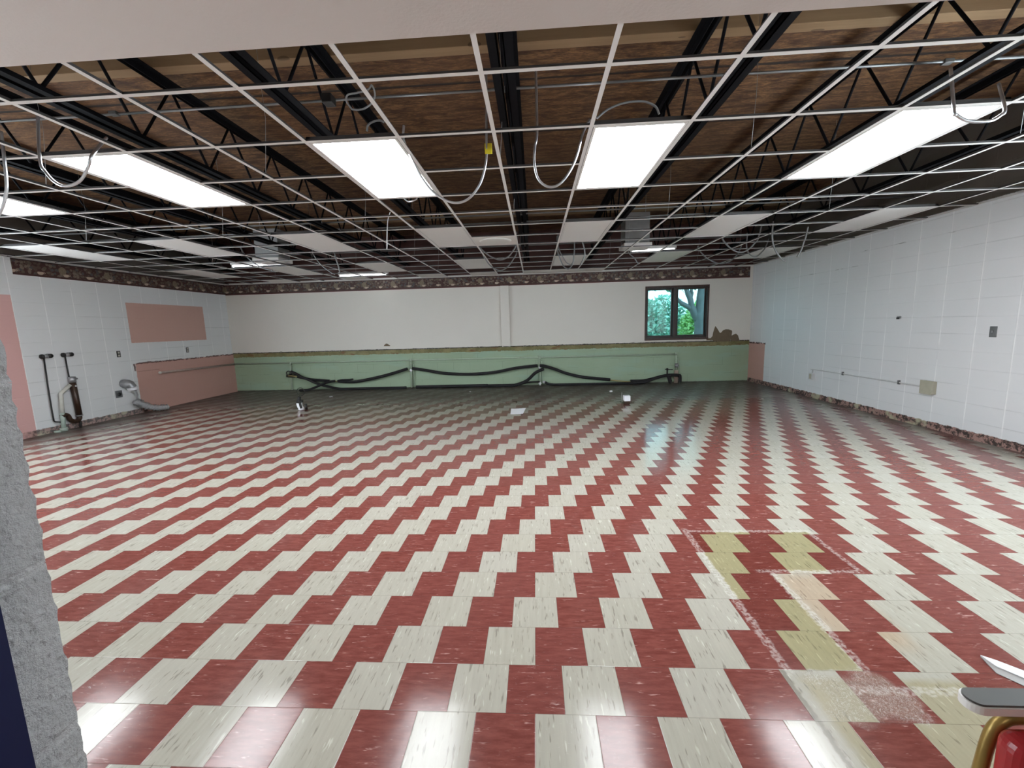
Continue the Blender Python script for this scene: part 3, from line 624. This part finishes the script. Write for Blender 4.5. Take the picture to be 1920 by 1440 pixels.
def leaves(mb, n, cx, cy_, cz, rx, ry, rz, s0, s1):
    for _ in range(n):
        while True:
            p = Vector((random.uniform(-1,1), random.uniform(-1,1), random.uniform(-1,1)))
            if .25 < p.length < 1: break
        c = Vector((cx+p.x*rx, cy_+p.y*ry, cz+p.z*rz)); s = random.uniform(s0, s1)
        a = Vector((random.gauss(0,1), random.gauss(0,1), random.gauss(0,.6))).normalized(); q = a.cross(Vector((random.gauss(0,1), random.gauss(0,1), random.gauss(0,1)))).normalized()
        mb.add([c-a*s, c-q*s*.45, c+a*s, c+q*s*.45], [(0,1,2,3)])
    return mb
f = MB(); leaves(f, 900, 4.6, 13.9, 2.95, 1.5, .7, .60, .05, .10); f.build('foliage', M['leafb'], tr)
shr = [(3.9,15.2,.95,.95,.6,1.35,'leafb','bluish green bush seen through the left window pane'),
       (5.9,15.2,.75,.80,.6,1.45,'leafa','yellow green bush left of the tree trunk'),
       (5.2,17.0,1.15,1.05,.65,1.40,'leafb','bluish green bush behind the window mullion, deeper in the garden'),
       (7.45,17.0,1.2,1.0,.65,1.50,'leafa','yellow green bush showing through the fork of the tree'),
       (7.9,15.2,.9,.95,.6,1.3,'leafb','bluish green bush right of the tree trunk')]
for (x, y, z, rx, ry, rz, mt, lab) in shr:
    t = thing('shrub', (x, y, -.2), lab, 'shrub', 'bushes outside the window')
    m = MB(); leaves(m, 4200, x, y, z, rx, ry, rz, .05, .12); m.build('foliage', M[mt], t)
    m = MB()
    for q in range(4): m.tube([(x+random.uniform(-.1,.1), y, -.2), (x+random.uniform(-.5,.5), y+random.uniform(-.2,.2), z+.4)], [.03,.012], 6)
    m.build('stems', M['bark'], t)

# ------------------------------------------------------------------ pipes and hoses along the back wall
YP = YB-.05
t = thing('heating_pipe', (-1.4, YP, .7), 'long green painted pipe run along the green wall with four drops', 'pipe')
MB().tube([(XL+.03, YP, .712), (-3.1, YP, .702), (.1, YP, .692), (3.33, YP, .690)], .019, 10).build('pipe_run', M['gpipe'], t)
for n, (xa, xb, z1) in enumerate(((-6.17,-6.20,.02), (-3.085,-3.10,.02), (.098,.105,.0), (3.36,3.375,.30))):
    m = MB(); m.tube([(xa, YP, .705), (xb, YP, z1)], .022, 10); m.cyl((xa, YP, .66), (xa, YP, .735), .032, 10); m.build('drop_pipe', M['gpipe'], t)
    if n != 0: MB().tube([(xa+.055, YP+.01, .60), (xb+.06, YP+.01, z1+.04)], .012, 8).build('riser_pipe', M['gpipe'], t)
MB().cyl((3.375, YP-.01, .37), (3.375, YP-.01, .47), .04, 10).cyl((3.33, YP-.05, .42), (3.43, YP+.0, .42), .016, 8).build('valve', M['nickel'], t)
MB().cyl((3.375, YP-.01, 0), (3.375, YP-.01, .30), .05, 10).build('insulated_stub', M['gp'], t)
for (x, z) in ((-3.08, .455), (.105, .45), (.10, .06), (.20,.09)): MB().sphere((x, YP-.05, z), .035).build('fitting', M['cup'], t)
YH = YB-.13
def hose(pix, r, lab, Y=YH, mat='foam', name='insulated_hose', cat='hose', bare=None):
    t = thing(name, atY(*pix[len(pix)//2], Y), lab, cat, 'insulated hoses along the back wall')
    pts = spline([atY(u, v, Y) for u, v in pix], 7)
    for p in pts: p.z = max(p.z, r+.002)
    MB().tube(pts, r, 10).build('insulation', M[mat], t)
    for b in (bare or []):
        MB().tube(spline([atY(u, v, Y) for u, v in b], 5), r*.42, 8).build('bare_pipe', M['brass'], t)
    return t
Y2 = YH-.055
hose([(546,697),(556,701.5),(568,708),(582,711.5),(600,713),(618,714.3)], .034, 'black foam covered hose sagging from the leftmost drop pipe, upper one', YH, bare=[[(618,714.3),(632,715),(640,714.5)]])
hose([(558,706.5),(575,710.5),(592,718),(612,724),(640,729.5),(680,731),(720,729.5),(762,726.5)], .033, 'black foam covered hose crossing down along the floor at the left', Y2, bare=[[(540,704.5),(549,705),(558,706.5)]])
hose([(562,732.5),(578,731),(592,726),(606,719.5),(620,715.5),(628,714.5)], .030, 'short black foam covered hose rising from the floor at the left crossing', YH-.11)
hose([(634,714.5),(650,716),(668,715.5),(695,710.5),(728,702.5),(764,691.5)], .036, 'black foam covered hose rising to the second drop pipe from the left', YH)
hose([(633,714.3),(641,712.5),(655,712),(662,711)], .022, 'torn flap end of black foam beside the left splice', Y2)
hose([(773,690.5),(800,694.5),(830,699.5),(862,701.5),(895,701),(930,697.5),(968,690),(1008,685.5)], .036, 'long black foam covered hose sagging between the second and third drop pipes', YH)
hose([(780,726),(820,727.5),(870,727.5),(915,726.5)], .038, 'black foam covered hose lying on the floor along the middle of the wall', YH)
hose([(915,726.5),(945,726),(968,721.5),(988,713.5),(1004,699),(1020,691.5)], .038, 'black foam covered hose rising steeply to the third drop pipe', Y2)
hose([(955,724.5),(975,720),(995,716.5),(1012,715.5)], .022, 'thin black hose under the steep one at the third drop pipe', YH, 'dark')
hose([(1012,685.5),(1022,686.5),(1040,692),(1062,700),(1090,706.5),(1118,709.5),(1144,712)], .036, 'black foam covered hose sagging right of the third drop pipe, upper one', YH, bare=[[(1144,712.5),(1162,714.3),(1182,716)]])
hose([(1022,717),(1032,720.5),(1060,722.5),(1100,722.5),(1150,721.5),(1185,719.5)], .030, 'black foam covered hose lying low right of the third drop pipe', Y2)
hose([(1182,714.5),(1205,713.8),(1222,710.5),(1240,705.5)], .036, 'thick black foam covered hose rising toward the valve below the window, upper one', YH)
hose([(1185,719.8),(1208,716.5),(1228,709.5),(1250,703.8),(1272,703.5),(1275,707),(1275,719)], .036, 'black foam covered hose looping over to the floor below the window', Y2)
hose([(1254,704.5),(1255.5,711),(1257.5,719)], .045, 'short upright black foam covered pipe below the window', YH-.11)
t = thing('valve', atY(543, 702, YH), 'cluster of black shutoff valves on the leftmost drop pipe', 'valve')
p = atY(541, 700, YH)
MB().torus((p.x, p.y, p.z), .055, .014, 'y', 18, 6).build('handwheel', M['dark'], t)
MB().cyl((p.x-.05, p.y, p.z-.06), (p.x+.16, p.y, p.z-.075), .036, 10).cyl((p.x+.03, p.y, p.z-.06), (p.x+.08, p.y, p.z+.05), .03, 10).build('body', M['dark'], t)
p = atY(1251, 697, YH); MB_ = MB().cyl((p.x, p.y, p.z-.07), (p.x, p.y, p.z+.05), .018, 8).cyl((p.x-.05, p.y, p.z+.06), (p.x+.13, p.y, p.z+.05), .01, 8).sphere((p.x, p.y, p.z+.06), .028)
tag(MB_.build('valve', M['dark']), 'small dark tap with a lever below the left half of the window', 'valve')

# ------------------------------------------------------------------ things on the left wall
XW = XL+.001
def plate(u, v, label, name, cat, w=.07, h=.115, m='plate', dev=True):
    p = atX(u, v, XL); t = thing(name, (XL, p.y, p.z), label, cat)
    MB().bbox(XW, XL+.008, p.y-w/2, p.y+w/2, p.z-h/2, p.z+h/2, .003).build('cover_plate', M[m], t)
    if dev:
        for s in (-1, 1): MB().bbox(XL+.007, XL+.013, p.y-.017, p.y+.017, p.z+s*.026-.017, p.z+s*.026+.017, .003).build('receptacle', M['ivory'], t)
    return t
plate(222, 664, 'black duplex outlet on the left wall below the rose rectangle, left one', 'wall_outlet', 'outlet')
plate(351, 656, 'black duplex outlet on the left wall below the rose rectangle, right one', 'wall_outlet', 'outlet', m='gbox')
t = plate(222.5, 739, 'square grey steel outlet box low on the left wall near the foil duct', 'outlet_box', 'outlet', .125, .13, 'gbox', False)
p = atX(222.5, 739, XL); MB().cyl((XL+.006, p.y+.004, p.z-.002), (XL+.014, p.y+.004, p.z-.002), .033, 18).build('socket', M['plate'], t)
# two stubs with thin pipes running down
XC = XL+.045
def stub(u0, u1, v, path, lab, Y2=None):
    a, b = atX(u0, v, XC), atX(u1, v-1, XC); t = thing('supply_pipe', (XC, a.y, 0), lab, 'pipe', 'thin supply pipes on the left wall')
    MB().cyl((XC, a.y-.01, a.z), (XC, b.y, a.z+.004), .029, 12).build('elbow_body', M['nickel'], t)
    MB().cyl((XW, b.y-.01, a.z+.004), (XC+.03, b.y-.01, a.z+.004), .033, 12).build('wall_nipple', M['dark'], t)
    MB().cyl((XC, a.y-.028, a.z), (XC, a.y-.004, a.z), .036, 12).build('union_nut', M['dark'], t)
    pts = [atX(u, vv, XC) for u, vv in path]
    for q in pts: q.z = max(q.z, .002)
    MB().tube(pts, .0105, 8).build('pipe', M['dark'], t)
stub(81, 94, 668.5, [(82,670),(90,726),(97,768),(101,789),(103.5,791),(115,791.5),(116.5,795),(118,809)], 'thin dark supply pipe dropping to the floor, farthest left on the wall')
stub(121, 133, 665.5, [(122,668),(126,690),(130.5,712)], 'short dark supply pipe dropping into the brown drain')
t = thing('drain_pipe', (XL+.06, 6.39, 0), 'brown vertical drain pipe with a curved trap on the left wall', 'pipe')
a = Vector((XL+.06, atX(136,716,XL+.06).y, atX(136,716,XL+.06).z)); b = Vector((XL+.06, a.y+.01, .20))
MB().cyl(a, b, .042, 14).build('pipe', M['rust'], t)
MB().cyl(a+Vector((0,0,-.01)), a+Vector((0,0,.085)), .048, 14).cyl(a+Vector((0,.035,.03)), a+Vector((0,.075,.05)), .016, 8).build('coupling', M['nickel'], t)
MB().sphere(a+Vector((.045,0,-.07)), .012).build('plug', M['cup'], t)
MB().tube(spline([b+Vector((0,0,.02)), b+Vector((0,-.005,-.05)), b+Vector((0,-.07,-.085)), b+Vector((0,-.14,-.04)), b+Vector((0,-.165,.03)), b+Vector((0,-.21,.055)), b+Vector((0,-.25,.035))], 7), .034, 12).build('trap', M['rust'], t)
MB().torus(b, .042, .010, 'z', 18, 6).build('slip_nut', M['nickel'], t)
MB().cyl((XL+.06, b.y+.0, 0), (XL+.06, b.y, .10), .016, 10).build('floor_stub', M['dark'], t)
t = thing('vent_pipe', (XL+.06, 6.2, 0), 'white plastic pipe bending up beside the brown drain', 'pipe')
q = [atX(u, v, XL+.06) for u, v in ((131,722),(113.5,738.5),(117,774),(119.5,803))]
MB().tube([q[0], q[1]+Vector((0,.02,.015)), q[1], q[1]+Vector((0,.002,-.03)), q[2]], .028, 12).build('upper_pipe', M['wpipe'], t)
MB().tube([q[2]+Vector((0,0,.002)), Vector((XL+.06, q[3].y, .05))], .029, 12).build('lower_pipe', M['vpipe'], t)
MB().cyl((XL+.06, q[3].y, 0), (XL+.06, q[3].y, .055), .048, 14).build('floor_flange', M['vpipe'], t)
MB().cyl((XL+.07, q[3].y-.10, 0), (XL+.07, q[3].y-.10, .03), .04, 12).build('floor_cap', M['vpipe'], t)
# foil dryer duct
t = thing('foil_duct', (XL+.1, 7.35, 0), 'crumpled foil duct falling from a wall vent to the floor', 'duct')
q = atX(241, 722, XL+.08)
MB().tube(spline([(XL+.002, q.y-.03, q.z+.03), (XL+.06, q.y-.02, q.z+.03), (XL+.11, q.y, q.z), (XL+.125, q.y+.02, q.z-.05)], 5), [.078]*6+[.082]*5+[.072]*5, 14).build('vent_elbow', M['nickel'], t)
MB().tube([(XL+.125, q.y+.02, q.z-.045), (XL+.13, q.y+.028, q.z-.10)], .079, 18).build('collar', M['cup'], t)
pts = spline([(XL+.13, q.y+.07, q.z-.11), (XL+.10, q.y+.12, q.z-.22), (XL+.08, q.y+.13, q.z-.30), (XL+.12, q.y+.06, q.z-.34), (XL+.15, q.y+.10, .22), (XL+.20, q.y+.20, .13), (XL+.27, q.y+.33, .075), (XL+.34, q.y+.48, .065)], 8)
rr = []
for i in range(len(pts)):
    s = i/(len(pts)-1); base = .018 if s < .30 else .018+(s-.30)/.12*.04 if s < .42 else .058
    rr.append(base*(1+.20*(1 if i % 2 else -1))*random.uniform(.8, 1.2))
for i, p in enumerate(pts): p.z = max(p.z, rr[i]+.004)
MB().tube(pts, rr, 14).build('foil_hose', M['foil'], t)
t = thing('wall_pipe', (XL+.05, 9.0, .71), 'tan pipe running along the pink part of the left wall to the corner', 'pipe')
MB().tube([(XL+.05, 7.95, .735), (XL+.05, 9.0, .722), (XL+.05, YB-.03, .712)], .024, 10).build('pipe', M['gp'], t)
MB().sphere((XL+.05, 7.95, .735), .028).build('end_cap', M['wpipe'], t)

# ------------------------------------------------------------------ things on the right wall
p = atX(1863, 622, XR); t = thing('wall_switch', (XR, p.y, p.z), 'dark grey switch plate on the right wall', 'switch')
MB().bbox(XR-.008, XR-.001, p.y-.037, p.y+.037, p.z-.06, p.z+.06, .003).build('cover_plate', M['gbox'], t)
MB().bbox(XR-.020, XR-.007, p.y-.006, p.y+.006, p.z-.012, p.z+.014, .002).build('toggle', M['nickel'], t)
p = atX(1686, 595.5, XR); t = thing('wall_bracket', (XR, p.y, p.z), 'tiny dark metal bracket screwed high on the right wall', 'bracket')
MB().bbox(XR-.006, XR-.001, p.y-.035, p.y+.035, p.z-.012, p.z+.02, .002).build('plate', M['nickel'], t); MB().bbox(XR-.03, XR-.005, p.y-.012, p.y+.012, p.z-.022, p.z+.004, .003).build('hook', M['dark'], t)
p = atX(1524, 705, XR); q = atX(1745, 726.5, XR)
t = thing('outlet_box', (XR, p.y, p.z), 'small white surface outlet box low on the right wall', 'outlet'); pz = .40
MB().bbox(XR-.045, XR-.001, p.y-.055, p.y+.055, pz-.06, pz+.06, .005).build('box', M['white'], t)
MB().bbox(XR-.050, XR-.044, p.y-.03, p.y+.03, pz-.045, pz+.045, .003).build('cover_plate', M['beige'], t)
t = thing('junction_box', (XR, q.y, q.z), 'square beige cover box at the right end of the surface conduit', 'junction box'); bz = .535
MB().bbox(XR-.055, XR-.001, q.y-.082, q.y+.082, bz-.082, bz+.082, .006).build('box', M['beige'], t)
MB().bbox(XR-.062, XR-.054, q.y-.088, q.y+.088, bz-.088, bz+.088, .004).build('cover_plate', M['beige'], t)
t = thing('surface_conduit', (XR-.012, 6.6, .53), 'thin white conduit along the right wall between outlet and beige box', 'conduit')
MB().tube(spline([(XR-.013, p.y, .462), (XR-.013, p.y-.005, .51), (XR-.013, p.y-.05, .53), (XR-.013, 6.6, .532), (XR-.013, q.y+.083, .535)], 5), .0105, 8).build('pipe', M['white'], t)
for y in (7.05, 5.99): MB().bbox(XR-.028, XR-.001, y-.012, y+.012, .510, .566, .003).build('strap', M['gbox'], t)

# ------------------------------------------------------------------ things on the floor
p = atZ(565, 768, 0); t = thing('floor_tap', (p.x, p.y, 0), 'black capped pipe stub with a wire ring rising from the floor at left', 'pipe stub')
MB().tube([(p.x, p.y, 0), (p.x, p.y, .03), (p.x-.02, p.y, .06), (p.x-.03, p.y, .13)], [.055,.05,.05,.055], 14).build('base', M['cup'], t)
MB().tube(spline([(p.x+.02, p.y-.03, .03), (p.x+.0, p.y-.03, .13), (p.x-.02, p.y-.01, .19), (p.x-.01, p.y, .25)], 4), [.022]*5+[.042]*4+[.028]*4, 12).cyl((p.x-.07, p.y, .15), (p.x+.05, p.y-.02, .17), .026, 10).build('body', M['dark'], t)
MB().torus((p.x+.02, p.y, .345), .075, .006, 'y', 26, 6).build('wire_ring', M['dark'], t)
MB().cyl((p.x+.11, p.y-.02, 0), (p.x+.11, p.y-.02, .115), .024, 12).build('side_stub', M['dark'], t)
def sheet(uv, name, lab, cat, curl=.012):
    q = [atZ(u, v, 0) for u, v in uv]; n = 8; vs = []
    for j in range(n+1):
        for i in range(n+1):
            s, r = i/n, j/n; P_ = (q[0]*(1-s)+q[1]*s)*(1-r) + (q[3]*(1-s)+q[2]*s)*r; vs.append((P_.x, P_.y, .002+curl*(s*s*.6+r*r*.5)))
    W = n+1; fs = [(j*W+i, j*W+i+1, (j+1)*W+i+1, (j+1)*W+i) for j in range(n) for i in range(n)]
    vs2 = [(x, y, z+.0012) for x, y, z in vs]; m = MB(); m.add(vs+vs2, [tuple(reversed(f)) for f in fs] + [tuple(k+len(vs) for k in f) for f in fs] + [(i, i+1, len(vs)+i+1, len(vs)+i) for i in range(n)], True)
    return tag(m.build(name, M['paper']), lab, cat)
sheet([(957,777),(980.5,777.3),(986,767.6),(958.5,767.4)], 'paper_sheet', 'white sheet of paper lying on the far tiled floor', 'paper', .02)
p = atZ(1175, 757, 0); t = thing('plastic_cup', (p.x, p.y, 0), 'small white plastic container standing on the dirty floor below the window', 'container')
MB().bbox(p.x-.058, p.x+.058, p.y-.055, p.y+.055, .055, .155, .008).build('body', M['cup'], t)
MB().bbox(p.x-.05, p.x+.05, p.y-.048, p.y+.048, 0, .056, .004).build('dark_base', M['rust'], t)
MB().tube([(p.x-.075, p.y+.08, 0), (p.x-.072, p.y+.082, .2)], .006, 6).build('wire', M['wire'], t)
for (u, v, s, lab) in ((621,745,.03,'small white paper scrap on the grime right of the floor tap'), (881,735,.022,'small white paper scrap on the grime left of the third drop pipe'), (1145,735,.045,'crumpled white paper scrap on the grime left of the white container')):
    p = atZ(u, v, 0); m = MB()
    for k in range(5): m.sphere((p.x+random.uniform(-s,s)*.7, p.y+random.uniform(-s,s), s*.45), s*.5, 1, 1, .85, 6, 4)
    tag(m.build('paper_scrap', M['paper']), lab, 'paper scrap', 'paper scraps on the floor')
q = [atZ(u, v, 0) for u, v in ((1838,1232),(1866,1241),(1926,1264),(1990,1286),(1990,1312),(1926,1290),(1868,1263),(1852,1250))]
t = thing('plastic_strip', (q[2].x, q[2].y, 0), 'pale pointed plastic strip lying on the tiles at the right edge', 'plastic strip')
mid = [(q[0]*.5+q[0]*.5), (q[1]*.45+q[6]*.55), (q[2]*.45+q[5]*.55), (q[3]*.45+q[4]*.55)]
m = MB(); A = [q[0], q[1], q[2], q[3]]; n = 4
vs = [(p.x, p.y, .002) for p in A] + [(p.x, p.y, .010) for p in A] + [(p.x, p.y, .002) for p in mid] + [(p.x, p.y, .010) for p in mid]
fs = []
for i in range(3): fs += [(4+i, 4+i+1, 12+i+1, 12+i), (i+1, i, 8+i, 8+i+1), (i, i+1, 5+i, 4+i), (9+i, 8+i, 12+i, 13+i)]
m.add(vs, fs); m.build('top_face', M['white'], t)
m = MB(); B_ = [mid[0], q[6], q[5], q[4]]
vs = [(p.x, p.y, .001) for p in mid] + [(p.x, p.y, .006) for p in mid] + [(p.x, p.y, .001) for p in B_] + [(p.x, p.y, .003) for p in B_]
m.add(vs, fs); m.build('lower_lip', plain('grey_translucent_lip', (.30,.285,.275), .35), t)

# ------------------------------------------------------------------ armchair cut by the lower right corner
ch = thing('armchair', (1.20, .61, 0), 'red vinyl armchair with gold tube frame and grey armrest in the lower right corner', 'chair')
YA = .86
def arm(y, mat):
    a = atY(1806, 1309, YA); z = a.z; x0 = a.x; L_ = .50; wd = .052
    pts = []
    for k in range(13):
        th = PI/2 + PI*k/12; pts.append((x0+.026+.026*math.cos(th), y+.026*math.sin(th)))
    pts += [(x0+L_, y-.026), (x0+L_, y+.026)]
    e = MB(); e.prism(pts, z-.017, z+.001); eo = e.build('armrest', M['edge'], ch)
    ins = [(x0+.026+(px-x0-.026)*.86 if px < x0+.03 else px, y+(py-y)*.86) for px, py in pts]
    MB().prism(ins, z+.001, z+.006).build('arm_pad', M['arm'], eo)
    return x0, z
x0, z = arm(YA, 'arm'); arm(YA-.50, 'arm')
for y in (YA, YA-.50):
    pts = [atY(u, v, YA) for u, v in ((1820,1500),(1838,1440),(1850,1398),(1864,1366),(1886,1349),(1915,1346),(1960,1349))]
    pts = [Vector((p.x, y, p.z)) for p in pts]
    pts = [Vector((x0+.005, y, .004)), Vector((x0+.018, y, pts[0].z*.5))] + pts + [Vector((x0+.36, y, pts[-1].z-.01)), Vector((x0+.45, y, pts[-1].z-.03)), Vector((x0+.50, y, z*.5)), Vector((x0+.55, y, .004))]
    MB().tube(spline(pts, 6), .0125, 10).build('side_frame', M['gold'], ch)
    MB().bbox(pts[6].x, pts[8].x, y-.008, y+.008, pts[7].z+.008, z-.0165, .002).build('arm_bracket', M['gold'], ch)
xr = atY(1864, 1400, YA-.03).x; zr = atY(1900, 1363, YA-.03).z
st = MB(); st.bbox(x0+.10, x0+.58, YA-.47, YA-.03, .34, .41, .03, 4); st.build('seat', M['red'], ch)
sd = MB(); sd.bbox(xr, x0+.56, YA-.085, YA-.016, .38, zr, .033, 5); sd.build('side_panel', M['red'], ch)
sd = MB(); sd.bbox(xr, x0+.56, YA-.484, YA-.415, .38, zr, .033, 5); sd.build('side_panel', M['red'], ch)
bk = MB(); bk.bbox(x0+.50, x0+.57, YA-.47, YA-.03, .45, .86, .03, 4); bk.build('backrest', M['red'], ch)
for xx in (x0+.14, x0+.49): MB().cyl((xx, YA, .33), (xx, YA-.50, .33), .011, 10).build('cross_bar', M['gold'], ch)

# ------------------------------------------------------------------ sky, camera, view
w = bpy.data.worlds.new('sky'); sc.world = w; w.use_nodes = True; nt = w.node_tree
bg = nt.nodes['Background']; bg.inputs[0].default_value = (.84,.93,1.0,1); bg.inputs[1].default_value = 10.0
cam = bpy.data.cameras.new('camera'); co = bpy.data.objects.new('camera', cam); C.objects.link(co)
cam.sensor_width = 36; cam.sensor_fit = 'HORIZONTAL'; cam.lens = 36*FPX/1920; cam.clip_start = .02; cam.clip_end = 100
R4 = Matrix(((RM[0][0], RM[0][2], -RM[0][1]), (RM[1][0], RM[1][2], -RM[1][1]), (RM[2][0], RM[2][2], -RM[2][1]))).to_4x4()
co.matrix_world = Matrix.Translation((0,0,EYE)) @ R4
sc.camera = co
vs = sc.view_settings; sc.display_settings.display_device = 'sRGB'
vs.view_transform = 'Standard'; vs.look = 'None'; vs.gamma = 1; vs.use_curve_mapping = False; vs.exposure = 0.92
